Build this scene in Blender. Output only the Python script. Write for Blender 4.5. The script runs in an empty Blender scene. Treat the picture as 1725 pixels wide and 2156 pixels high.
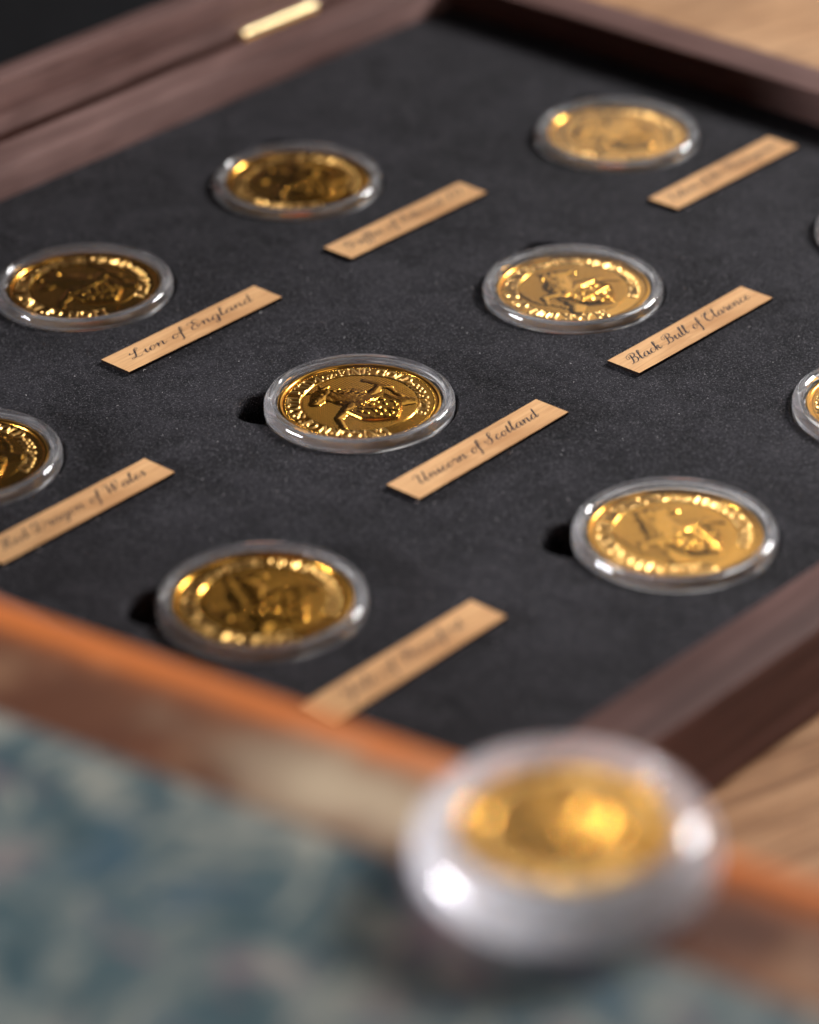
import bpy, math, random
import numpy as np
from mathutils import Vector, Matrix
from mathutils.geometry import delaunay_2d_cdt

S = 0.001                      # everything below is written in millimetres
rng = random.Random(7)
sc = bpy.context.scene
col = sc.collection

# ------------------------------------------------------------------ camera
YAW, PITCH, ROLL = 0.826108, 0.530350, -0.018370
CAM = Vector((-365.97, -501.46, 324.77))
FPX = 6865.46 / 1725.0         # focal length in picture widths
fw = Vector((math.sin(YAW)*math.cos(PITCH), math.cos(YAW)*math.cos(PITCH), -math.sin(PITCH)))
rt0 = Vector((math.cos(YAW), -math.sin(YAW), 0)); up0 = rt0.cross(fw)
rt = rt0*math.cos(ROLL) + up0*math.sin(ROLL); up = up0*math.cos(ROLL) - rt0*math.sin(ROLL)
cd = bpy.data.cameras.new('camera'); cam = bpy.data.objects.new('camera', cd); col.objects.link(cam)
m = Matrix((rt, up, -fw)).transposed().to_4x4(); m.translation = CAM*S
cam.matrix_world = m
cd.sensor_fit = 'HORIZONTAL'; cd.sensor_width = 24.0; cd.lens = 24.0*FPX
cd.clip_start = 0.01; cd.clip_end = 50
cd.dof.use_dof = True; cd.dof.focus_distance = 0.688; cd.dof.aperture_fstop = cd.lens/17.0
sc.camera = cam

# ------------------------------------------------------------------ light
w = bpy.data.worlds.new('World'); sc.world = w; w.use_nodes = True
bg = w.node_tree.nodes['Background']; bg.inputs[0].default_value = (0.80, 0.78, 0.82, 1); bg.inputs[1].default_value = 0.035

def lamp(name, target, az, el, dist, sx, sy, watts, colr):
    """rectangular window-like lamp; az is measured from +y towards +x"""
    l = bpy.data.lights.new(name, 'AREA'); l.shape = 'RECTANGLE'; l.size = sx; l.size_y = sy
    l.energy = watts; l.color = colr
    o = bpy.data.objects.new(name, l); col.objects.link(o)
    a, e = math.radians(az), math.radians(el)
    d = Vector((math.sin(a)*math.cos(e), math.cos(a)*math.cos(e), math.sin(e)))
    o.location = Vector(target)*S + d*dist
    o.rotation_euler = d.to_track_quat('Z', 'Y').to_euler()
    return o
lamp('window_light', (100, -80, 0), 103, 30, 1.35, 0.40, 0.28, 32, (1.0, 0.975, 0.97))
lamp('coin_fill_light', (100, -80, 0), 70, 32, 1.9, 1.25, 0.95, 3.0, (1.0, 0.97, 0.94))  # unseen panel added for the right-hand coins to mirror
lamp('capsule_fill_light', (-80, -266, 55), 316, 5, 1.5, 0.60, 0.20, 78, (0.96, 0.96, 1.0))  # added low lamp that whitens the left side of the foreground capsule
lamp('hinge_fill_light', (100, -80, 0), 172, 38, 2.2, 1.0, 0.7, 3.2, (1.0, 0.90, 0.86))  # added fill that brightens the inner face of the hinge wall

sc.view_settings.view_transform = 'Standard'; sc.view_settings.look = 'None'
sc.view_settings.exposure = 0; sc.view_settings.gamma = 1
sc.cycles.use_denoising = True
sc.cycles.caustics_refractive = True; sc.cycles.caustics_reflective = True
sc.cycles.max_bounces = 14; sc.cycles.transmission_bounces = 12; sc.cycles.transparent_max_bounces = 16
sc.cycles.blur_glossy = 0.3; sc.cycles.sample_clamp_indirect = 8

# ------------------------------------------------------------------ helpers
def mesh_obj(name, V, F, mats, parent=None, loc=(0, 0, 0), smooth=False, mat_idx=None, rotz=0):
    me = bpy.data.meshes.new(name)
    V = np.asarray(V, float)*S
    me.from_pydata(V.tolist(), [], [tuple(int(i) for i in f) for f in F])
    for mt in (mats if isinstance(mats, (list, tuple)) else [mats]): me.materials.append(mt)
    if mat_idx is not None: me.polygons.foreach_set('material_index', mat_idx)
    if smooth: me.polygons.foreach_set('use_smooth', [True]*len(me.polygons))
    me.update()
    o = bpy.data.objects.new(name, me); col.objects.link(o)
    o.location = Vector(loc)*S; o.rotation_euler.z = rotz
    if parent: o.parent = parent
    return o
def empty(name, loc=(0, 0, 0), rotz=0, parent=None):
    o = bpy.data.objects.new(name, None); col.objects.link(o); o.empty_display_size = 0.01
    o.location = Vector(loc)*S; o.rotation_euler.z = rotz
    if parent: o.parent = parent
    return o
def tag(o, label, cat, group=None, kind=None):
    o['label'] = label; o['category'] = cat
    if group: o['group'] = group
    if kind: o['kind'] = kind
    return o
def child_copy(src, parent, name=None):
    c = src.copy(); col.objects.link(c); c.parent = parent
    return c

def lathe(profile, n=128, closed=True):
    """profile: (r,z) list; returns verts, faces"""
    V, F = [], []; k = len(profile); base = []
    for r, z in profile:
        if r < 1e-6:
            base.append((len(V), 1)); V.append((0, 0, z))
        else:
            base.append((len(V), n)); V += [(r*math.cos(2*math.pi*i/n), r*math.sin(2*math.pi*i/n), z) for i in range(n)]
    for a in range(k if closed else k-1):
        b = (a+1) % k
        (ia, na), (ib, nb) = base[a], base[b]
        if na == 1 and nb == 1: continue
        for i in range(n):
            j = (i+1) % n
            if na == 1: F.append((ia, ib+j, ib+i))
            elif nb == 1: F.append((ia+i, ia+j, ib))
            else: F.append((ia+i, ia+j, ib+j, ib+i))
    return V, F
def flip(F): return [tuple(reversed(f)) for f in F]
def set_smooth_angle(o, ang=35):
    me = o.data; me.polygons.foreach_set('use_smooth', [True]*len(me.polygons))
    me.set_sharp_from_angle(angle=math.radians(ang))

# ------------------------------------------------------------------ materials
class N:
    def __init__(s, name):
        s.m = bpy.data.materials.new(name); s.m.use_nodes = True
        s.t = s.m.node_tree; s.t.nodes.clear()
        s.out = s.t.nodes.new('ShaderNodeOutputMaterial')
    def n(s, typ, **kw):
        x = s.t.nodes.new(typ)
        for k, v in kw.items():
            if k.startswith('i_'): x.inputs[k[2:].replace('_', ' ')].default_value = v
            else: setattr(x, k, v)
        return x
    def l(s, a, b): s.t.links.new(a, b)
    def noise(s, scale, vec, detail=4, rough=0.55, dist=0.0):
        x = s.n('ShaderNodeTexNoise'); x.inputs['Scale'].default_value = scale; x.inputs['Detail'].default_value = detail
        x.inputs['Roughness'].default_value = rough; x.inputs['Distortion'].default_value = dist
        s.l(vec, x.inputs['Vector']); return x.outputs['Fac']
    def ramp(s, fac, stops, interp='LINEAR'):
        x = s.n('ShaderNodeValToRGB'); e = x.color_ramp; e.interpolation = interp
        while len(e.elements) < len(stops): e.elements.new(0.5)
        for el, (p, c) in zip(e.elements, stops):
            el.position = p; el.color = (c, c, c, 1) if isinstance(c, (int, float)) else (*c, 1)
        s.l(fac, x.inputs['Fac']); return x.outputs['Color']
    def coords(s, kind='Object', scale=(1, 1, 1), rot=(0, 0, 0), loc=(0, 0, 0)):
        t = s.n('ShaderNodeTexCoord'); mp = s.n('ShaderNodeMapping')
        mp.inputs['Scale'].default_value = scale; mp.inputs['Rotation'].default_value = rot; mp.inputs['Location'].default_value = loc
        s.l(t.outputs[kind], mp.inputs['Vector']); return mp.outputs['Vector']
    def mix(s, fac, a, b, mode='MIX'):
        x = s.n('ShaderNodeMix', data_type='RGBA', blend_type=mode)
        for sock, v in ((x.inputs['Factor'], fac), (x.inputs[6], a), (x.inputs[7], b)):
            if hasattr(v, 'is_output'): s.l(v, sock)
            elif isinstance(v, (int, float)): sock.default_value = v
            else: sock.default_value = (*v, 1)
        return x.outputs[2]
    def math(s, op, a, b=0.0):
        x = s.n('ShaderNodeMath', operation=op)
        for sock, v in zip(x.inputs, (a, b)):
            if hasattr(v, 'is_output'): s.l(v, sock)
            else: sock.default_value = v
        return x.outputs[0]
    def bump(s, h, strength, dist, prev=None):
        x = s.n('ShaderNodeBump'); x.inputs['Strength'].default_value = strength; x.inputs['Distance'].default_value = dist
        s.l(h, x.inputs['Height'])
        if prev: s.l(prev, x.inputs['Normal'])
        return x.outputs['Normal']
    def bsdf(s, color, rough=0.5, metal=0.0, normal=None, **kw):
        x = s.n('ShaderNodeBsdfPrincipled')
        for sock, v in (('Base Color', color), ('Roughness', rough), ('Metallic', metal)):
            if hasattr(v, 'is_output'): s.l(v, x.inputs[sock])
            elif isinstance(v, (int, float)): x.inputs[sock].default_value = v
            else: x.inputs[sock].default_value = (*v, 1)
        if normal: s.l(normal, x.inputs['Normal'])
        for k, v in kw.items():
            sk = x.inputs[k.replace('_', ' ')]
            if hasattr(v, 'is_output'): s.l(v, sk)
            else: sk.default_value = v
        s.l(x.outputs[0], s.out.inputs['Surface']); return x

def wood(name, dark, mid, light, axis, rough=0.42, scale=1.0, pore=0.5, coat=0.0, spec=0.5):
    k = N(name)
    st = {'x': (14*scale, 260*scale, 260*scale), 'y': (260*scale, 14*scale, 260*scale)}[axis]
    v = k.coords('Object', st)
    a = k.noise(1.0, v, 6, 0.62, 1.2)
    v2 = k.coords('Object', tuple(x*4.2 for x in st), loc=(3.1, 1.7, 0.4))
    b = k.noise(1.0, v2, 4, 0.7, 0.3)
    big = k.noise(22*scale, k.coords('Object'), 3, 0.5, 0.4)
    c = k.ramp(a, [(0.28, dark), (0.52, mid), (0.75, light)])
    c = k.mix(k.ramp(b, [(0.30, 1.0), (0.46, 0.0)]), c, tuple(x*0.45 for x in dark))if pore > 0.9 else k.mix(k.math('MULTIPLY', k.ramp(b, [(0.28, 1.0), (0.46, 0.0)]), pore), c, tuple(x*0.5 for x in dark))
    c = k.mix(k.math('MULTIPLY', k.ramp(big, [(0.35, 0.0), (0.7, 1.0)]), 0.45), c, light)
    blotch = k.noise(60*scale, k.coords('Object', tuple(0.35 if a_ == axis else 1.0 for a_ in 'xyz'), loc=(0.5, 0.2, 0.1)), 4, 0.6, 0.6)
    c = k.mix(k.math('MULTIPLY', k.ramp(blotch, [(0.36, 1.0), (0.56, 0.0)]), 0.55), c, dark)
    r = k.math('ADD', k.math('MULTIPLY', b, 0.18), rough-0.09)
    nm = k.bump(b, 0.35, 0.00025); nm = k.bump(a, 0.25, 0.0005, nm)
    k.bsdf(c, r, 0, nm, Coat_Weight=coat, Coat_Roughness=0.25, Specular_IOR_Level=spec)
    return k.m
walnut_x = wood('walnut_along_x', (0.045, 0.019, 0.015), (0.110, 0.055, 0.046), (0.21, 0.120, 0.106), 'x', 0.58, 0.55, 0.6, spec=0.18)
walnut_y = wood('walnut_along_y', (0.045, 0.019, 0.015), (0.110, 0.055, 0.046), (0.21, 0.120, 0.106), 'y', 0.58, 0.55, 0.6, spec=0.18)
walnut_lit = wood('walnut_lit_along_x', (0.055, 0.025, 0.021), (0.20, 0.112, 0.098), (0.42, 0.275, 0.25), 'x', 0.58, 0.55, 0.7, spec=0.18)  # walnut with the brightness of the lit hinge side put into its colour
oak = wood('oak_table', (0.20, 0.095, 0.042), (0.44, 0.24, 0.118), (0.60, 0.375, 0.205), 'x', 0.5, 1.0, 1.0, spec=0.3)
veneer = wood('light_veneer', (0.40, 0.19, 0.075), (0.66, 0.37, 0.165), (0.76, 0.47, 0.24), 'x', 0.6, 1.5, 0.5, spec=0.2)

def simple(name, color, rough, metal=0.0, **kw):
    k = N(name); k.bsdf(color, rough, metal, **kw); return k.m
char_edge = simple('burnt_edge', (0.005, 0.003, 0.0025), 0.95, Specular_IOR_Level=0.05)
ink = simple('blue_black_ink', (0.010, 0.014, 0.026), 0.55)

def foam_mat():
    k = N('black_foam')
    o = k.coords('Object')
    big = k.noise(34, o, 6, 0.65, 0.25)
    fine = k.noise(2100, o, 2, 0.7)
    grit = k.noise(3100, k.coords('Object', loc=(0.3, 0.1, 0)), 1, 0.5)
    c = k.ramp(big, [(0.30, (0.0032, 0.0030, 0.0042)), (0.66, (0.0190, 0.0178, 0.0215))])
    mot = k.noise(75, k.coords('Object', loc=(0.9, 0.4, 0)), 5, 0.62, 0.9)
    c = k.mix(k.ramp(mot, [(0.34, 0.75), (0.50, 0.0)]), c, (0.0022, 0.0021, 0.0028))
    c = k.mix(k.ramp(mot, [(0.54, 0.0), (0.74, 0.7)]), c, (0.030, 0.028, 0.033))
    c = k.mix(k.ramp(fine, [(0.46, 0.0), (0.68, 0.8)]), c, (0.043, 0.041, 0.046))
    c = k.mix(k.ramp(fine, [(0.34, 0.7), (0.46, 0.0)]), c, (0.004, 0.004, 0.005))
    spk = k.ramp(grit, [(0.64, 0.0), (0.74, 1.0)])
    c = k.mix(k.math('MULTIPLY', spk, 0.8), c, (0.19, 0.18, 0.19))
    nm = k.bump(fine, 0.9, 0.00018); nm = k.bump(mot, 0.5, 0.0016, nm)
    k.bsdf(c, 0.85, 0, nm, Sheen_Weight=0.0, Sheen_Roughness=0.5, Specular_IOR_Level=0.12)
    return k.m
foam = foam_mat()

def lining_mat():
    k = N('lid_lining'); o = k.coords('Object')
    f = k.noise(900, o, 3, 0.6); b = k.noise(30, o, 3)
    c = k.ramp(b, [(0.3, (0.003, 0.0034, 0.0045)), (0.75, (0.007, 0.0077, 0.0095))])
    k.bsdf(c, 0.9, 0, k.bump(f, 0.5, 0.0002), Specular_IOR_Level=0.15)
    return k.m
lining = lining_mat()

def gold_mat(name, rough, base=(0.98, 0.505, 0.085)):
    k = N(name); o = k.coords('Object')
    f = k.noise(700, o, 3, 0.6); sm = k.noise(90, o, 3, 0.6)
    r = k.math('ADD', k.math('MULTIPLY', sm, 0.14), rough-0.07)
    c = k.mix(k.math('MULTIPLY', sm, 0.5), base, tuple(x*y for x, y in zip(base, (0.88, 0.80, 0.62))))
    k.bsdf(c, r, 1.0, k.bump(f, 0.05, 0.00003))
    return k.m
gold = gold_mat('struck_gold', 0.17)
gold_smooth = gold_mat('polished_gold', 0.15)
gold_letter = gold_mat('frosted_gold_lettering', 0.32, (0.99, 0.60, 0.20))
gold_frost = gold_mat('frosted_gold', 0.23)
brass = simple('polished_brass', (0.95, 0.76, 0.42), 0.34, 1.0)

def acrylic_mat(name, haze, r0=0.02, r1=0.10):
    k = N(name)
    sc_ = k.noise(140, k.coords('Object', (1, 1, 6)), 4, 0.65)
    g = k.bsdf((1, 1, 1), k.ramp(sc_, [(0.4, r0), (0.75, r1)]), 0, Transmission_Weight=1.0, IOR=1.49)
    d = k.n('ShaderNodeBsdfTranslucent'); d.inputs[0].default_value = (0.93, 0.92, 0.96, 1)
    d2 = k.n('ShaderNodeBsdfDiffuse'); d2.inputs[0].default_value = (0.93, 0.92, 0.96, 1)
    mx = k.n('ShaderNodeMixShader'); k.l(d.outputs[0], mx.inputs[1]); k.l(d2.outputs[0], mx.inputs[2])
    m2 = k.n('ShaderNodeMixShader'); k.l(k.math('MULTIPLY', k.ramp(sc_, [(0.3, 0.4), (0.7, 1.0)]), haze), m2.inputs[0])  # white scatter mixed in, standing for bright highlights in the rim
    k.l(g.outputs[0], m2.inputs[1]); k.l(mx.outputs[0], m2.inputs[2]); k.l(m2.outputs[0], k.out.inputs['Surface'])
    return k.m
acrylic = acrylic_mat('clear_acrylic', 0.085)
whitened_acrylic = acrylic_mat('whitened_acrylic', 0.40, 0.04, 0.12)  # stronger whitening in place of the foreground capsule's blown highlights
def window_mat():
    k = N('clear_acrylic_window')
    t = k.n('ShaderNodeBsdfTransparent'); t.inputs[0].default_value = (0.985, 0.985, 0.985, 1)
    g = k.n('ShaderNodeBsdfGlossy'); g.inputs['Roughness'].default_value = 0.03
    lw = k.n('ShaderNodeLayerWeight'); lw.inputs['Blend'].default_value = 0.5
    f = k.math('ADD', k.math('MULTIPLY', k.math('POWER', lw.outputs['Facing'], 5.0), 0.4), 0.010)
    x = k.n('ShaderNodeMixShader'); k.l(f, x.inputs[0]); k.l(t.outputs[0], x.inputs[1]); k.l(g.outputs[0], x.inputs[2])
    k.l(x.outputs[0], k.out.inputs['Surface']); return k.m
window_m = window_mat()

def leather_mat():
    k = N('brown_leather'); o = k.coords('Object')
    b = k.noise(26, o, 4, 0.6, 0.5); g = k.n('ShaderNodeTexVoronoi'); g.inputs['Scale'].default_value = 900; k.l(o, g.inputs['Vector'])
    wear = k.noise(60, k.coords('Object', loc=(1.3, 0.2, 0)), 4, 0.6)
    c = k.ramp(b, [(0.3, (0.070, 0.025, 0.014)), (0.6, (0.155, 0.062, 0.033)), (0.8, (0.25, 0.115, 0.065))])
    c = k.mix(k.ramp(wear, [(0.56, 0.0), (0.74, 0.6)]), c, (0.36, 0.20, 0.11))
    # beige reflection painted mid-leather and orange backlight painted along the shoulder (local y = distance from the spine)
    t = k.n('ShaderNodeTexCoord'); sx = k.n('ShaderNodeSeparateXYZ'); k.l(t.outputs['Object'], sx.inputs[0])
    yy = k.math('ABSOLUTE', sx.outputs['Y'])
    lit_edge = k.math('ADD', yy, k.math('MULTIPLY', k.math('SUBTRACT', b, 0.5), 0.006))
    c = k.mix(k.ramp(lit_edge, [(0.0085, 0.95), (0.0125, 0.0)]), c, (0.62, 0.175, 0.042))
    dx = k.math('DIVIDE', k.math('SUBTRACT', sx.outputs['X'], REFLECT_X), 0.036); dy = k.math('DIVIDE', k.math('SUBTRACT', yy, 0.019), 0.012)
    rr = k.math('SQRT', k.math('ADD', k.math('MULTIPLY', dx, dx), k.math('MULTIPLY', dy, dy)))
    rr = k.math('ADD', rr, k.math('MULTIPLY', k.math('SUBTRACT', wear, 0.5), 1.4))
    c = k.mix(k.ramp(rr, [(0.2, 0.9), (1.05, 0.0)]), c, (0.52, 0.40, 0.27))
    nm = k.bump(g.outputs['Distance'], 0.3, 0.0003); nm = k.bump(wear, 0.5, 0.002, nm)
    k.bsdf(c, k.math('ADD', k.math('MULTIPLY', wear, 0.2), 0.36), 0, nm, Specular_IOR_Level=0.22)
    return k.m
REFLECT_X = 0.002
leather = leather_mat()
def marbled_mat():
    k = N('marbled_paper'); o = k.coords('Object')
    a = k.noise(70, o, 4, 0.62, 1.8); b = k.noise(48, k.coords('Object', loc=(0.7, 0.31, 0)), 3, 0.5, 1.2); d = k.noise(75, k.coords('Object', loc=(0.17, 0.9, 0)), 2, 0.5, 0.8)
    c = k.ramp(a, [(0.28, (0.014, 0.032, 0.042)), (0.43, (0.045, 0.085, 0.098)), (0.55, (0.12, 0.145, 0.14)), (0.68, (0.32, 0.31, 0.255))])
    c = k.mix(k.ramp(b, [(0.55, 0.0), (0.74, 0.75)]), c, (0.36, 0.34, 0.28))
    c = k.mix(k.ramp(d, [(0.58, 0.0), (0.72, 0.6)]), c, (0.27, 0.15, 0.16))
    c = k.mix(k.ramp(k.noise(90, k.coords('Object', loc=(2.7, 0.4, 0)), 2, 0.5, 0.8), [(0.56, 0.0), (0.70, 0.8)]), c, (0.036, 0.080, 0.115))
    k.bsdf(c, 0.6, 0, k.bump(a, 0.15, 0.0005), Specular_IOR_Level=0.25)
    return k.m
marbled = marbled_mat()
def pages_mat():
    k = N('page_edges')
    v = k.coords('Object', (60, 60, 2600)); a = k.noise(1.0, v, 3, 0.6)
    k.bsdf(k.ramp(a, [(0.3, (0.34, 0.27, 0.17)), (0.7, (0.62, 0.54, 0.40))]), 0.85, 0, k.bump(a, 0.4, 0.0004)); return k.m
pages = pages_mat()

# ------------------------------------------------------------------ setting: the oak table
ZT = -12.0                      # table top
V = [(-900, -800, ZT), (1500, -800, ZT), (1500, 1300, ZT), (-900, 1300, ZT)]
V += [(x, y, ZT-30) for x, y, z in V]
table = mesh_obj('table', V, [(0, 1, 2, 3), (7, 6, 5, 4), (0, 4, 5, 1), (1, 5, 6, 2), (2, 6, 7, 3), (3, 7, 4, 0)], oak, rotz=math.radians(-16))
table['kind'] = 'structure'; table['label'] = 'pale brown oak table top under the open coin box'

# ------------------------------------------------------------------ presentation box
X0, X1, Y0, Y1 = -39.5, 246.0, -206.0, 45.0      # inner opening
RH = 8.3                                          # rim height above the foam
RW = 13.5
box = tag(empty('presentation_box', ((X0+X1)/2, (Y0+Y1)/2, ZT)), 'dark walnut presentation box standing open, holding the black foam and gold coins', 'box')
BO = Vector(((X0+X1)/2, (Y0+Y1)/2, ZT))
def rail(name, side, prof, mat, label=None):
    """mitred rail; prof is a closed list of (outward offset, z)"""
    n = len(prof); V = []
    for end in (0, 1):
        for o, z in prof:
            ox = oy = o
            if side in ('front', 'back'):
                oy = o; ox = min(o, RW)*1.0
                x = (X0-ox) if end == 0 else (X1+ox); y = (Y0-oy) if side == 'front' else (Y1+oy)
            else:
                x = (X0-o) if side == 'left' else (X1+o); y = (Y0-o) if end == 0 else (Y1+o)
            V.append((x-BO.x, y-BO.y, z-BO.z))
    F = [tuple(range(n)), tuple(range(2*n-1, n-1, -1))]
    for i in range(n):
        j = (i+1) % n; F.append((i, n+i, n+j, j))
    if side in ('front', 'right'): pass
    o = mesh_obj(name, V, F, mat, box)
    import bmesh
    b = bmesh.new(); b.from_mesh(o.data); bmesh.ops.recalc_face_normals(b, faces=b.faces); b.to_mesh(o.data); b.free()
    set_smooth_angle(o, 30)
    if label: o['label'] = label
    return o
def rimprof(wd, h, r=0.7):
    p = [(0, ZT+1.0), (0, h-r)]
    p += [(r-r*math.cos(a), h-r+r*math.sin(a)) for a in (0.5, 1.05, math.pi/2)]
    p += [(wd-r+r*math.sin(a), h-r+r*math.cos(a)) for a in (0, 0.5, 1.05, math.pi/2)]
    p += [(wd, ZT+0.6), (wd-0.6, ZT)]
    p += [(0, ZT)] if False else [(0.2, ZT)]
    return p
GAP = 0.06
pf = rimprof(RW-GAP, RH)
rail('front_wall', 'front', pf, walnut_x)
rail('side_wall', 'left', pf, walnut_y)
rail('side_wall', 'right', pf, walnut_y)
backp = [(0, ZT+1.0), (0, RH-0.6), (0.2, RH-0.2), (0.6, RH), (9.4, RH), (9.8, RH-0.25), (10.1, RH-1.0), (13.2, RH-1.5), (13.5, RH-1.9), (13.5, ZT), (0.2, ZT)]
rail('hinge_wall', 'back', backp, walnut_lit)
V = [(X0-8, Y0-8, ZT+.4), (X1+8, Y0-8, ZT+.4), (X1+8, Y1+8, ZT+.4), (X0-8, Y1+8, ZT+.4)]; V += [(x, y, ZT+3) for x, y, z in V]
mesh_obj('base_panel', [(x-BO.x, y-BO.y, z-BO.z) for x, y, z in V], [(3, 2, 1, 0), (4, 5, 6, 7), (0, 1, 5, 4), (1, 2, 6, 5), (2, 3, 7, 6), (3, 0, 4, 7)], walnut_x, box)

# lid: stands open on the hinge side. local frame: x along the hinge, y = up the mating face, z = towards the coins
TILT = math.radians(12)
HY, HZ = 61.3, RH-1.6
lid = empty('lid', (0, HY-BO.y, HZ-BO.z), parent=box)
lid.rotation_euler = (math.pi/2-TILT, 0, 0)
LX0, LX1 = X0-BO.x-RW, X1-BO.x+RW
LH = Y1-Y0+2*RW+2
def lid_prof_rail(name, a, b, prof, mat, mitre0, mitre1, axis):
    n = len(prof); V = []
    for end in (0, 1):
        for off, z in prof:            # off: distance from outer lid edge inwards
            if axis == 'bottom': V.append(((a+max(off, 0)*mitre0) if end == 0 else (b-max(off, 0)*mitre1), off, z))
            if axis == 'top': V.append(((a+off*mitre0) if end == 0 else (b-off*mitre1), LH-off, z))
            if axis == 'left': V.append((LX0+off, (a+off) if end == 0 else (b-off), z))
            if axis == 'right': V.append((LX1-off, (a+off) if end == 0 else (b-off), z))
    F = [tuple(range(n)), tuple(range(2*n-1, n-1, -1))]+[(i, n+i, n+(i+1) % n, (i+1) % n) for i in range(n)]
    o = mesh_obj(name, V, F, mat, lid)
    import bmesh
    bm = bmesh.new(); bm.from_mesh(o.data); bmesh.ops.recalc_face_normals(bm, faces=bm.faces); bm.to_mesh(o.data); bm.free()
    set_smooth_angle(o, 30); return o
LD = 16.0
lp = [(-6, -LD), (-6, -11.5), (-0.3, -11.0), (0, -10.5), (0, -0.9), (0.3, -0.6), (5.0, -0.5), (5.4, -0.1), (5.6, 0), (12.8, 0), (13.0, -0.2), (13.0, -LD)]
sp = [(0.3, -LD), (0, -LD+.5), (0, -0.6), (0.6, 0), (12.8, 0), (13.0, -0.2), (13.0, -LD)]
lid_prof_rail('lid_bottom_rail', LX0, LX1, lp, walnut_lit, 1, 1, 'bottom')
lid_prof_rail('lid_top_rail', LX0, LX1, sp, walnut_x, 1, 1, 'top')
lid_prof_rail('lid_side_rail', 0, LH, sp, walnut_y, 1, 1, 'left')
lid_prof_rail('lid_side_rail', 0, LH, sp, walnut_y, 1, 1, 'right')
q = 12.95
V = [(LX0+q, q, -11), (LX1-q, q, -11), (LX1-q, LH-q, -11), (LX0+q, LH-q, -11)]; V += [(x, y, -LD+.5) for x, y, z in V]
mesh_obj('lid_lining', V, [(0, 1, 2, 3), (7, 6, 5, 4), (0, 4, 5, 1), (1, 5, 6, 2), (2, 6, 7, 3), (3, 7, 4, 0)], lining, lid)

# brass hinge lying in the gap
def hinge(xa, xb):
    h = empty('hinge', ((xa+xb)/2-BO.x, 60.2-BO.y, RH-0.6-BO.z), parent=box)
    n = 5; L = (xb-xa)/n
    pr = [(0, 0), (0.75, 0), (0.95, 0.2), (0.95, L-0.35), (0.75, L-0.15), (0, L-0.15)]
    V, F = lathe(pr, 32, closed=False)
    for i in range(n):
        P = [(z+(i-n/2)*L, x, y) for x, y, z in V]
        o = mesh_obj('knuckle', P, F, brass, h); set_smooth_angle(o, 40)
    W2 = (xb-xa)/2
    for nm, y0, y1, z0, z1 in (('leaf', -0.9, -0.2, -8, -1.0), ('leaf', 1.0, 1.4, -0.6, 0.5)):
        V2 = [(-W2, y0, z0), (W2, y0, z0), (W2, y1, z0), (-W2, y1, z0), (-W2, y0, z1), (W2, y0, z1), (W2, y1, z1), (-W2, y1, z1)]
        mesh_obj(nm, V2, [(3, 2, 1, 0), (4, 5, 6, 7), (0, 1, 5, 4), (1, 2, 6, 5), (2, 3, 7, 6), (3, 0, 4, 7)], brass, h)
hinge(183.5, 210.5)

# ------------------------------------------------------------------ coins on the foam
CX = [-1.8, 67.6, 137.9, 208.6]
#  key: (x, y, notch angle, legend, relief seed, resolution)
COINS = {
 'dragon':   (CX[0]-0.5, -43.5, None, 'RED DRAGON OF WALES·1oz·FINE GOLD·999.9·2017', 3, 0.7),
 'yale':     (CX[0], -127.8, 135, 'YALE OF BEAUFORT·1oz·FINE GOLD·999.9·2019', 4, 0.6),
 'lion':     (67.0, -4.6, None, 'LION OF ENGLAND·1oz·FINE GOLD·999.9·2016', 5, 0.9),
 'unicorn':  (67.3, -88.5, 135, 'UNICORN OF SCOTLAND·1oz·FINE GOLD·999.9·2018', 1, 1.7),
 'greyhound': (68.0, -171.3, 135, 'WHITE GREYHOUND OF RICHMOND·1oz·FINE GOLD·999.9', 6, 0.7),
 'griffin':  (138.5, -2.2, 59, 'GRIFFIN OF EDWARD III·1oz·FINE GOLD·999.9·2017', 7, 0.55),
 'bull':     (136.9, -88.6, 59, 'BLACK BULL OF CLARENCE·1oz·FINE GOLD·999.9·2018', 2, 0.9),
 'mortimer': (137.5, -173.0, None, 'WHITE LION OF MORTIMER·1oz·FINE GOLD·999.9·2020', 8, 0.9),
 'falcon':   (208.7, -43.0, 59, 'FALCON OF THE PLANTAGENETS·1oz·FINE GOLD·999.9', 9, 0.5),
 'horse':    (208.4, -127.5, None, 'WHITE HORSE OF HANOVER·1oz·FINE GOLD·999.9·2020', 10, 0.5),
}
# foam insert: sheet with round recesses and thumb notches
HR = 20.35
def outline(cx, cy, notch, grow, n=120):
    P = []
    for i in range(n):
        a = 2*math.pi*i/n; r = HR+grow
        if notch is not None:
            nc, nr = 19.8, 6.4+grow
            d = a-math.radians(notch); d = (d+math.pi) % (2*math.pi)-math.pi
            s2 = nr*nr-(nc*math.sin(d))**2
            if s2 > 0 and math.cos(d) > 0: r = max(r, nc*math.cos(d)+math.sqrt(s2))
        P.append((cx+r*math.cos(a), cy+r*math.sin(a)))
    return P
FX0, FX1, FY0, FY1 = X0+0.15, X1-0.15, Y0+0.15, Y1-0.15
pts = [(FX0, FY0), (FX1, FY0), (FX1, FY1), (FX0, FY1)]; edges = [(0, 1), (1, 2), (2, 3), (3, 0)]
holes = []
for c in COINS.values():
    P = outline(c[0], c[1], c[2], 0.7); s0 = len(pts); n = len(P); pts += P
    edges += [(s0+i, s0+(i+1) % n) for i in range(n)]; holes.append(c)
cv, ce, cf, *_ = delaunay_2d_cdt([Vector(p) for p in pts], edges, [], 1, 1e-5)
def in_hole(x, y):
    for c in holes:
        dx, dy = x-c[0], y-c[1]; r = math.hypot(dx, dy)
        if r < HR+0.6: return True
        if c[2] is not None:
            a = math.radians(c[2])
            if math.hypot(dx-19.8*math.cos(a), dy-19.8*math.sin(a)) < 6.4+0.6: return True
    return False
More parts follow.
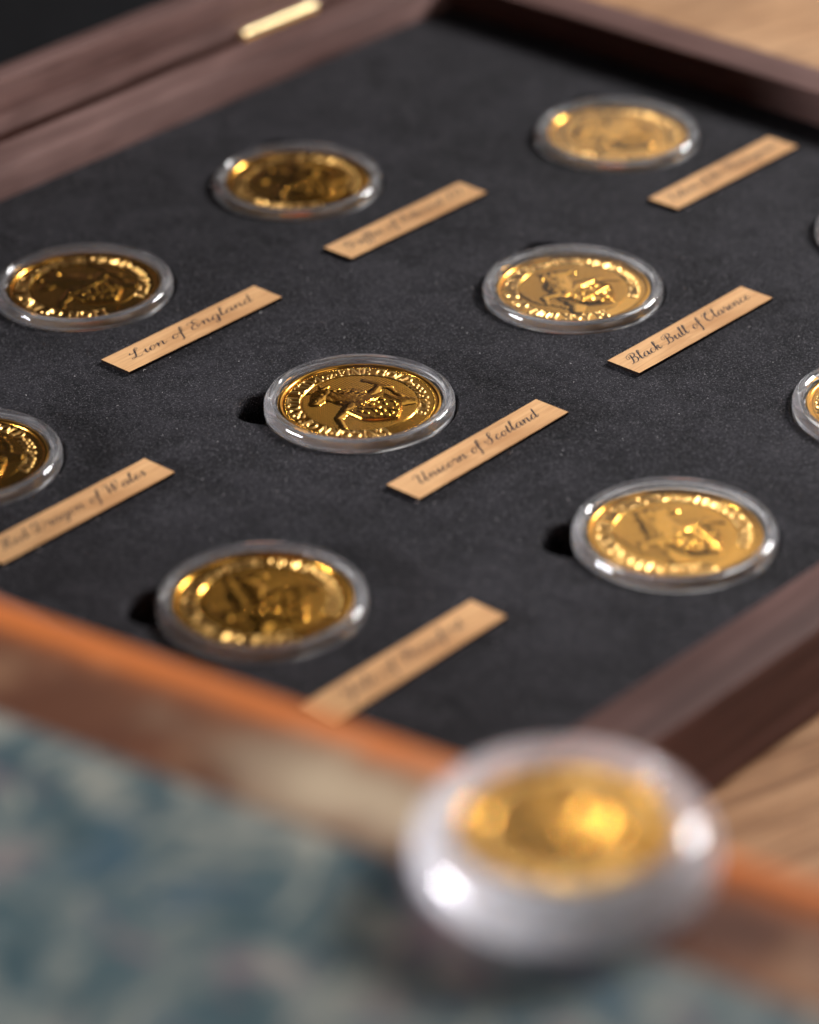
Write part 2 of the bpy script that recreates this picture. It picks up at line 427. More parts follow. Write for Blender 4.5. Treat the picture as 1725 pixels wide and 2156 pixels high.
FV = [(p.x, p.y, 0.0) for p in cv]; FF = []
for f in cf:
    gx = sum(cv[i].x for i in f)/len(f); gy = sum(cv[i].y for i in f)/len(f)
    if not in_hole(gx, gy): FF.append(tuple(f))
for c in COINS.values():
    rings = [(0.7, 0), (0.42, -0.06), (0.16, -0.28), (0, -0.7), (0, -8.2)]; idx = []
    for g, z in rings:
        idx.append(len(FV)); FV += [(x, y, z) for x, y in outline(c[0], c[1], c[2], g)]
    n = 120
    for a, b in zip(idx, idx[1:]):
        FF += [(a+i, a+(i+1) % n, b+(i+1) % n, b+i) for i in range(n)]
    FF.append(tuple(idx[-1]+i for i in range(n)))
s0 = len(FV); FV += [(FX0, FY0, 0), (FX1, FY0, 0), (FX1, FY1, 0), (FX0, FY1, 0), (FX0, FY0, -8.8), (FX1, FY0, -8.8), (FX1, FY1, -8.8), (FX0, FY1, -8.8)]
FF += [(s0+i, s0+4+i, s0+4+(i+1) % 4, s0+(i+1) % 4) for i in range(4)]
FO = Vector(((X0+X1)/2, (Y0+Y1)/2, -8.8))
fo = mesh_obj('foam_insert', [(x-FO.x, y-FO.y, z-FO.z) for x, y, z in FV], FF, foam, None, FO)
set_smooth_angle(fo, 50)
tag(fo, 'black foam insert with round recesses filling the walnut box', 'foam insert')

# ------------------------------------------------------------------ stroke lettering for the coins (serif capitals)
def arc(cx, cy, rx, ry, a0, a1, n=10):
    return [(cx+rx*math.cos(math.radians(a0+(a1-a0)*i/n)), cy+ry*math.sin(math.radians(a0+(a1-a0)*i/n))) for i in range(n+1)]
T, H_ = 0.19, 0.10
def sf(x, y, w_=0.16): return (H_, [(x-w_, y), (x+w_, y)])
def stem(x): return [(T, [(x, 0), (x, 1)]), sf(x, 0), sf(x, 1)]
CAPS = {
 'I': (0.40, stem(0.20)),
 'L': (0.72, stem(0.18)+[(H_, [(0.18, 0), (0.66, 0), (0.68, 0.25)])]),
 'E': (0.74, stem(0.18)+[(H_, [(0.18, 0), (0.66, 0), (0.68, 0.22)]), (H_, [(0.18, 1), (0.64, 1), (0.66, 0.8)]), (H_, [(0.18, 0.52), (0.5, 0.52)])]),
 'F': (0.70, stem(0.18)+[(H_, [(0.18, 1), (0.64, 1), (0.66, 0.78)]), (H_, [(0.18, 0.5), (0.5, 0.5)])]),
 'T': (0.78, [(T, [(0.39, 0), (0.39, 1)]), sf(0.39, 0), (H_, [(0.04, 0.78), (0.06, 1), (0.72, 1), (0.74, 0.78)])]),
 'H': (0.92, stem(0.18)+stem(0.74)+[(H_, [(0.18, 0.52), (0.74, 0.52)])]),
 'N': (0.92, [(H_, [(0.16, 0), (0.16, 1)]), (T, [(0.16, 1), (0.74, 0)]), (H_, [(0.74, 0), (0.74, 1)]), sf(0.16, 0), sf(0.74, 1), sf(0.12, 1, 0.1)]),
 'M': (1.08, [(H_, [(0.16, 0), (0.2, 1)]), (T, [(0.2, 1), (0.54, 0.1)]), (H_, [(0.54, 0.1), (0.86, 1)]), (T, [(0.86, 1), (0.92, 0)]), sf(0.16, 0), sf(0.92, 0)]),
 'U': (0.88, [(T, [(0.18, 1), (0.18, 0.32)]+arc(0.44, 0.32, 0.26, 0.32, 180, 360)), (H_, [(0.70, 0.32), (0.70, 1)]), sf(0.18, 1), sf(0.70, 1)]),
 'A': (0.92, [(H_, [(0.12, 0), (0.46, 1)]), (T, [(0.46, 1), (0.80, 0)]), (H_, [(0.26, 0.36), (0.66, 0.36)]), sf(0.12, 0), sf(0.80, 0)]),
 'W': (1.2, [(T, [(0.10, 1), (0.34, 0)]), (H_, [(0.34, 0), (0.60, 1)]), (T, [(0.60, 1), (0.84, 0)]), (H_, [(0.84, 0), (1.10, 1)]), sf(0.10, 1), sf(1.10, 1), sf(0.6, 1, 0.1)]),
 'V': (0.86, [(T, [(0.10, 1), (0.43, 0)]), (H_, [(0.43, 0), (0.76, 1)]), sf(0.10, 1), sf(0.76, 1)]),
 'Y': (0.86, [(T, [(0.10, 1), (0.43, 0.48)]), (H_, [(0.76, 1), (0.43, 0.48)]), (T, [(0.43, 0.48), (0.43, 0)]), sf(0.10, 1), sf(0.76, 1), sf(0.43, 0)]),
 'K': (0.88, stem(0.18)+[(H_, [(0.18, 0.42), (0.70, 1)]), (T, [(0.36, 0.6), (0.76, 0)]), sf(0.70, 1), sf(0.76, 0)]),
 'O': (0.92, [(0.15, arc(0.46, 0.5, 0.36, 0.5, 0, 360, 20))]),
 'C': (0.84, [(0.15, arc(0.46, 0.5, 0.36, 0.5, 40, 320, 18)), (H_, [(0.74, 0.7), (0.76, 1.0)])]),
 'G': (0.92, [(0.15, arc(0.46, 0.5, 0.36, 0.5, 40, 330, 18)), (T, [(0.76, 0.05), (0.76, 0.42)]), sf(0.74, 0.42), (H_, [(0.74, 0.7), (0.76, 1.0)])]),
 'D': (0.90, stem(0.18)+[(0.14, [(0.18, 1)]+arc(0.40, 0.5, 0.40, 0.5, 90, -90, 14)+[(0.18, 0)])]),
 'B': (0.78, stem(0.18)+[(0.13, [(0.18, 1)]+arc(0.38, 0.76, 0.22, 0.24, 90, -90, 9)+[(0.18, 0.52)]), (0.13, [(0.18, 0.52)]+arc(0.40, 0.26, 0.28, 0.26, 90, -90, 9)+[(0.18, 0)])]),
 'P': (0.72, stem(0.18)+[(0.13, [(0.18, 1)]+arc(0.38, 0.74, 0.26, 0.26, 90, -90, 9)+[(0.18, 0.48)])]),
 'R': (0.86, stem(0.18)+[(0.13, [(0.18, 1)]+arc(0.38, 0.75, 0.25, 0.25, 90, -90, 9)+[(0.18, 0.5)]), (T, [(0.38, 0.5), (0.78, 0)]), sf(0.80, 0, 0.1)]),
 'S': (0.68, [(0.15, [(0.60, 0.80), (0.52, 0.96), (0.34, 1.0), (0.15, 0.9), (0.12, 0.72), (0.25, 0.57), (0.45, 0.46), (0.58, 0.30), (0.54, 0.10), (0.34, 0.0), (0.14, 0.05), (0.08, 0.24)])]),
 '1': (0.5, [(T, [(0.26, 0), (0.26, 0.78)]), sf(0.26, 0), (H_, [(0.1, 0.66), (0.26, 0.78)])]),
 '0': (0.62, [(0.13, arc(0.31, 0.38, 0.22, 0.38, 0, 360, 14))]),
 'o': (0.58, [(0.13, arc(0.29, 0.28, 0.22, 0.28, 0, 360, 14))]),
 'z': (0.56, [(H_, [(0.08, 0.56), (0.46, 0.56)]), (T, [(0.46, 0.56), (0.1, 0.02)]), (H_, [(0.1, 0.0), (0.5, 0.0)])]),
 '2': (0.62, [(0.13, [(0.1, 0.58), (0.2, 0.74), (0.4, 0.74), (0.5, 0.58), (0.42, 0.36), (0.1, 0.02)]), (H_, [(0.1, 0.02), (0.54, 0.02)])]),
 '6': (0.62, [(0.13, [(0.48, 0.86), (0.22, 0.66), (0.1, 0.3)]+arc(0.31, 0.26, 0.21, 0.26, 180, 540, 12))]),
 '7': (0.60, [(H_, [(0.08, 0.74), (0.52, 0.74)]), (T, [(0.52, 0.74), (0.24, -0.1)])]),
 '8': (0.62, [(0.12, arc(0.31, 0.22, 0.23, 0.22, 0, 360, 12)), (0.12, arc(0.31, 0.62, 0.19, 0.18, 0, 360, 12))]),
 '9': (0.62, [(0.13, [(0.14, -0.1), (0.4, 0.1), (0.52, 0.46)]+arc(0.31, 0.5, 0.21, 0.26, 0, 360, 12))]),
 '.': (0.30, [(0.2, [(0.15, 0.06), (0.15, 0.061)])]),
 '·': (0.40, [(0.2, [(0.2, 0.42), (0.2, 0.421)])]),
 ' ': (0.42, []),
}
def seg_dist(px, py, a, b):
    ax, ay = a; bx, by = b; dx, dy = bx-ax, by-ay; L = dx*dx+dy*dy
    t = np.clip(((px-ax)*dx+(py-ay)*dy)/L, 0, 1) if L > 1e-12 else 0.0
    return np.hypot(px-(ax+t*dx), py-(ay+t*dy))
def legend_height(R, TH, text, a_start, a_end, r_base, hgt):
    """R,TH grids (mm, rad math angle). text runs clockwise from a_start to a_end (degrees, decreasing)."""
    out = np.zeros_like(R)
    tot = sum(CAPS[c][0] for c in text)
    span = math.radians(a_start-a_end)*(r_base+hgt*0.4)
    adv = span/tot; sx = min(adv, hgt*1.18)/hgt      # horizontal scale of glyphs
    pos = 0.0
    for ch in text:
        wd, strokes = CAPS[ch]
        ang = math.radians(a_start)-(pos+wd/2)*adv/(r_base+hgt*0.4)
        pos += wd
        if not strokes: continue
        d = (ang-TH+math.pi) % (2*math.pi)-math.pi    # clockwise positive
        sel = np.abs(d) < 0.17
        rr, dd = R[sel], d[sel]
        px = rr*np.sin(dd)/(hgt*sx)+wd/2; py = (rr*np.cos(dd)-r_base)/hgt
        h = np.zeros_like(px)
        for wid, pl in strokes:
            for a, b in zip(pl, pl[1:]):
                h = np.maximum(h, np.clip((wid*0.62-seg_dist(px, py, a, b))/0.06, 0, 1))
        out[sel] = np.maximum(out[sel], h)
    return out

# ------------------------------------------------------------------ coin relief
def vnoise(x, y, seed):
    r = np.random.RandomState(seed); g = r.rand(64, 64)
    xi, yi = np.floor(x).astype(int), np.floor(y).astype(int); fx, fy = x-xi, y-yi
    fx, fy = fx*fx*(3-2*fx), fy*fy*(3-2*fy)
    A = g[xi % 64, yi % 64]; B = g[(xi+1) % 64, yi % 64]; C = g[xi % 64, (yi+1) % 64]; D = g[(xi+1) % 64, (yi+1) % 64]
    return (A*(1-fx)+B*fx)*(1-fy)+(C*(1-fx)+D*fx)*fy
def beast_spec(seed):
    r = random.Random(seed*17+3); s = 1 if seed % 2 else -1
    def j(v, a=0.5): return v+r.uniform(-a, a)
    P = []   # (x0,y0,r0,x1,y1,r1,h)
    hx, hy = s*-j(3.0), j(6.2)
    P.append((s*j(1.2), j(-1.5), 3.6, s*j(0.2), j(2.6), 3.0, 0.62))           # chest and trunk
    P.append((s*j(0.0), j(2.6), 2.7, hx*0.6, hy-0.8, 1.9, 0.70))              # neck
    P.append((hx*0.6, hy, 1.9, hx-s*1.6, hy-1.2, 1.1, 0.78))                  # head and muzzle
    P.append((hx*0.35, hy+1.2, 0.7, hx*0.15, hy+2.4, 0.2, 0.66))              # ear
    P.append((s*-1.0, 0.8, 1.4, s*-6.0, j(-1.0), 0.75, 0.55)); P.append((s*-6.0, -1.0, 0.75, s*-7.4, j(-3.2), 0.65, 0.5))   # foreleg
    P.append((s*2.0, 0.5, 1.4, s*5.6, j(1.8), 0.75, 0.52)); P.append((s*5.6, 1.8, 0.75, s*7.0, j(0.0), 0.6, 0.48))          # other foreleg
    P.append((s*3.4, -3.0, 2.2, s*6.6, j(-5.5), 1.0, 0.5))                    # haunch
    tx, ty = s*6.0, -3.0                                                      # tail, curling up
    for k in range(7):
        nx, ny = tx+s*r.uniform(-0.2, 0.9)*(1 if k < 3 else -0.6), ty+r.uniform(0.8, 1.5)
        P.append((tx, ty, 0.55, nx, ny, 0.5+0.1*(k == 6), 0.42)); tx, ty = nx, ny
    for k in range(8):                                                        # mane locks along the neck
        t = k/7; bx, by = s*(1.6+0.4*math.sin(k*2))*(1-t)+hx*0.25*t, 1.6*(1-t)+(hy+1.2)*t
        P.append((bx, by, 0.75, bx+s*j(1.3, .4), by-j(0.4, .4), 0.25, 0.72))
    if seed == 1: P.append((hx*0.8, hy+1.6, 0.45, hx-s*3.4, hy+4.0, 0.12, 0.6))
    if seed in (7, 9, 3):                                                     # wings
        for k in range(6): P.append((s*2.0, 2.0+0.3*k, 0.9, s*(8.2-0.5*k), 1.0+1.35*k, 0.35, 0.5+0.03*k))
    if seed in (5, 8):                                                        # crown of ball tips
        for k in range(5): P.append((hx*0.6+(k-2)*0.85, hy+1.6, 0.45, hx*0.6+(k-2)*1.05, hy+2.9, 0.4, 0.8))
    return P
def coin_heights(x, y, seed):
    """returns beast height, shield height, field texture height (mm) and the two masks"""
    bst = np.zeros_like(x)
    for x0, y0, r0, x1, y1, r1, h in beast_spec(seed):
        x0, y0, r0, x1, y1, r1 = (v*1.27 for v in (x0, y0, r0, x1, y1, r1)); y0 -= 0.4; y1 -= 0.4
        dx, dy = x1-x0, y1-y0; L = dx*dx+dy*dy+1e-9
        t = np.clip(((x-x0)*dx+(y-y0)*dy)/L, 0, 1)
        rr = r0+(r1-r0)*t; d = np.hypot(x-x0-t*dx, y-y0-t*dy)/rr
        bst = np.maximum(bst, 0.40*h*np.sqrt(np.clip(1-d*d, 0, 1)))
    mb = bst > 0.02
    s = 1 if seed % 2 else -1
    # eye, nostril, mouth, muscle and mane grooves
    r3 = random.Random(seed*3+2)
    for gx, gy, ex, ey, wd, dp in ((-3.0, 7.3, -2.7, 7.3, 0.34, -0.10), (-5.9, 6.2, -5.6, 6.3, 0.25, -0.07), (-6.2, 5.4, -4.6, 5.6, 0.20, -0.07),
                                   (-1.2, 5.6, -0.8, 7.4, 0.3, -0.05), (-2.6, 2.4, -0.5, 0.4, 0.35, -0.05), (1.5, 4.5, 2.4, 1.0, 0.3, -0.06), (0.4, 6.5, 1.6, 3.2, 0.25, -0.06), (2.6, 2.2, 3.9, -1.2, 0.3, -0.05)):
        bst = bst+mb*dp*np.clip(1-seg_dist(x, y, (s*(gx+r3.uniform(-.3, .3)), gy), (s*ex, ey))/wd, 0, 1)
    fur = vnoise(x*1.1+5, y*1.1+9, seed)*0.05+vnoise(x*4, y*1.4+3, seed+20)*0.02
    bst = np.where(mb, bst+fur*np.clip(bst*3, 0, 1), 0)
    # heater shield below
    sx, sy, w_, t_ = 0.5, -0.9, 5.4, 9.4
    v = (sy-y)/t_
    half = np.where(v < 0.45, w_, w_*np.clip(1-(np.clip(v-0.45, 0, 1)/0.55)**1.6, 0, 1))
    d_side = half-np.abs(x-sx); d_top = (sy-y); inside = np.minimum(d_side, d_top)
    inside = np.where(v > 1, -1, inside)
    ms = inside > 0
    sh = 0.5*np.clip(inside/0.25, 0, 1)
    sh = sh-0.16*((inside > 0.42) & (inside < 0.72))-0.12*(inside > 0.98)
    r = random.Random(seed*5+1); ch = np.zeros_like(x)
    for row in range(4):                          # small charges in rows, cut by the shield's dividing lines
        for k in range(5):
            cx, cy = sx-3.4+1.7*k+(0.4 if row % 2 else -0.2), sy-1.9-1.75*row
            a_ = r.uniform(0, 6.28); ex, ey = cx+0.55*math.cos(a_), cy+0.45*math.sin(a_)
            d = seg_dist(x, y, (cx, cy), (ex, ey))/r.uniform(0.36, 0.5)
            ch = np.maximum(ch, np.sqrt(np.clip(1-d*d, 0, 1)))
    if seed % 3 != 1:
        ch = np.maximum(ch, np.clip(1.6-np.abs(x-sx)/0.2, 0, 1)); ch = np.maximum(ch, np.clip(1.6-np.abs(y-sy+4.5)/0.2, 0, 1))
    else:
        ch = np.maximum(ch, np.clip(1.6-np.abs(x-sx+(y-sy+4.5)*0.8)/0.3, 0, 1))
    sh = np.where(inside > 0.98, sh+0.22*ch, sh)
    # field: fine chequer of studs
    a = 2*math.pi/0.80
    fld = 0.05*np.clip(np.sin(x*a*0.7+y*a*0.7)*np.sin(x*a*0.7-y*a*0.7)+0.15, 0, 1)
    return bst, np.where(ms, sh, 0), fld, mb & ~ms, ms
CR = 16.35                                         # coin radius
def build_coin(name, loc, legend, seed, res, tilt=(0, 0), rot=0, a0=250, a1=-70):
    root = empty(name, loc); root.rotation_euler = (tilt[0], tilt[1], math.radians(rot)); root.scale = (1.055, 1.055, 1.0)
    zt = 2.8                                       # field level above the coin's underside (origin at the underside)
    # legend band
    nth, nr = int(960*res), max(14, int(36*res))
    th = np.linspace(0, 2*np.pi, nth, endpoint=False); rr = np.linspace(11.55, 15.25, nr+1)
    TH, R = np.meshgrid(th, rr)
    lt = legend_height(R, TH, legend, a0, a1, 11.98, 2.3); h = 0.24*lt
    h = np.maximum(h, 0.16*np.clip(1-np.abs(R-11.72)/0.16, 0, 1))
    bead = np.clip(0.17-np.hypot(R-14.86, ((TH*150/(2*np.pi)) % 1-0.5)*2*np.pi*14.86/150), 0, 1)
    h = np.maximum(h, bead*1.0)
    V = np.stack([R*np.cos(TH), R*np.sin(TH), zt+h], -1).reshape(-1, 3)
    ii = np.arange(nth); F = []
    for k in range(nr):
        a = k*nth+ii; b = k*nth+(ii+1) % nth
        F.append(np.stack([a, a+nth, b+nth, b], -1))
    F = np.concatenate(F); on = lt.reshape(-1)[F].max(1) > 0.02
    for nm, sel, mt in (('legend_band', ~on, gold), ('lettering', on, gold_letter)):
        used, inv = np.unique(F[sel].reshape(-1), return_inverse=True)
        mesh_obj(nm, V[used], inv.reshape(-1, 4), mt, root, smooth=True)
    # rim with reeded edge
    n = 240; V, F = [], []
    prof = [(15.25, zt), (15.38, zt+0.30), (15.55, zt+0.36), (16.05, zt+0.36), (16.25, zt+0.28), (16.35, zt+0.12), (16.35, 0.2), (16.2, 0.0), (0.0, 0.0)]
    for i in range(n):
        for r, z in prof:
            rr_ = r-(0.10 if (i % 2 and r > 16.3) else 0); a = 2*math.pi*i/n
            V.append((rr_*math.cos(a), rr_*math.sin(a), z))
    k = len(prof)
    for i in range(n):
        for p in range(k-1):
            a, b = i*k+p, ((i+1) % n)*k+p
            F.append((a, a+1, b+1, b))
    o = mesh_obj('rim', V, F, gold, root); set_smooth_angle(o, 50)
    # centre
    nth, nr = int(560*res), int(130*res)
    th = np.linspace(0, 2*np.pi, nth, endpoint=False); rr = 11.55*np.sqrt(np.linspace(0.0004, 1, nr+1))*0+11.55*np.linspace(0.02, 1, nr+1)
    TH, R = np.meshgrid(th, rr); X, Y = R*np.cos(TH), R*np.sin(TH)
    b, s_, f, mb, ms = coin_heights(X, Y, seed)
    edge = np.clip((11.45-R)/0.3, 0, 1)
    Z = zt+np.where(ms, s_, np.where(mb, b, f))*edge
    V = np.stack([X, Y, Z], -1).reshape(-1, 3); ii = np.arange(nth)
    F = np.concatenate([np.stack([k*nth+ii, (k+1)*nth+ii, (k+1)*nth+(ii+1) % nth, k*nth+(ii+1) % nth], -1) for k in range(nr)])
    z = np.where(ms, 2, np.where(mb, 1, 0)).reshape(-1)
    lab = z[F].max(1)
    F = F[:, :]
    for nm, code, mt in (('field', 0, gold_frost), ('beast_relief', 1, gold_smooth), ('shield', 2, gold)):
        FF = F[lab == code]
        if nm == 'field': V2 = np.vstack([V, [[0, 0, Z[0].mean()]]]); extra = [(len(V), int(i), int((i+1) % nth)) for i in range(nth)] if lab[:nth].max() == 0 else []
        used, inv = np.unique(FF.reshape(-1), return_inverse=True)
        o = mesh_obj(nm, V[used], inv.reshape(-1, 4), mt, root, smooth=True)
    return root

# ------------------------------------------------------------------ capsules
lidp = [(17.55, 1.0), (17.55, 1.72), (17.75, 1.80), (18.05, 2.02), (18.4, 2.18), (18.8, 2.24), (19.2, 2.16), (19.55, 1.93), (19.82, 1.55), (19.97, 1.1), (20.0, 0.75),
        (20.0, 0.45), (19.75, 0.35), (19.75, 0.1), (20.0, 0.0), (20.0, -0.55), (19.0, -0.55), (18.9, 0.5), (18.5, 1.0)]
basep = [(0, -4.2), (19.4, -4.2), (19.8, -3.8), (19.9, -0.75), (18.8, -0.75), (17.8, -1.2), (17.5, -1.4), (17.5, -2.35), (0, -2.35)]
winp = [(0, 1.0), (17.5, 1.0), (17.5, 1.72), (0, 1.72)]
proto = {}
def capsule(loc, tilt=(0, 0), rotz=0, mat=None):
    root = empty('coin_capsule', loc); root.rotation_euler = (tilt[0], tilt[1], rotz)
    if not proto:
        V, F = lathe(lidp, 160); proto['lid'] = mesh_obj('capsule_lid', V, F, acrylic, root)
        V, F = lathe(winp, 96, closed=False); proto['win'] = mesh_obj('lid_window', V, F, window_m, proto['lid'])
        V, F = lathe(basep, 128, closed=False); proto['base'] = mesh_obj('capsule_base', V, F, acrylic, root)
        import bmesh
        for o in proto.values():
            b = bmesh.new(); b.from_mesh(o.data); bmesh.ops.recalc_face_normals(b, faces=b.faces); b.to_mesh(o.data); b.free(); set_smooth_angle(o, 38)
    else:
        l = child_copy(proto['lid'], root); child_copy(proto['win'], l); b_ = child_copy(proto['base'], root)
        if mat:
            for o in (l, b_): o.data = o.data.copy(); o.data.materials[0] = mat
    return root

WORDS = {'dragon': 'Red Dragon of Wales', 'yale': 'Yale of Beaufort', 'lion': 'Lion of England', 'unicorn': 'Unicorn of Scotland', 'griffin': 'Griffin of Edward III',
         'bull': 'Black Bull of Clarence', 'falcon': 'Falcon of the Plantagenets'}
LBL = {'dragon': 'lettered Red Dragon of Wales', 'yale': 'lettered Yale of Beaufort', 'lion': 'lettered Lion of England', 'unicorn': 'lettered Unicorn of Scotland',
       'greyhound': 'by the front wall of the box', 'griffin': 'lettered Griffin of Edward III', 'bull': 'lettered Black Bull of Clarence', 'mortimer': 'lettered White Lion of Mortimer',
       'falcon': 'by the shaded side wall', 'horse': 'beyond the White Lion of Mortimer coin'}
for key, (x, y, nt, leg, seed, res) in COINS.items():
    tl = (math.radians(rng.uniform(-0.5, 0.5)), math.radians(rng.uniform(-0.5, 0.5)))
    cap = capsule((x, y, 0), tl, rng.uniform(0, 6))
    tag(cap, 'clear acrylic capsule around the gold coin '+LBL[key], 'capsule', 'clear coin capsules set in the foam')
    c = build_coin('gold_coin', (x, y, -2.3), leg, seed, res, tl, rng.uniform(-3, 3))
    tag(c, 'round gold coin '+LBL[key], 'coin', 'gold coins set in the foam')

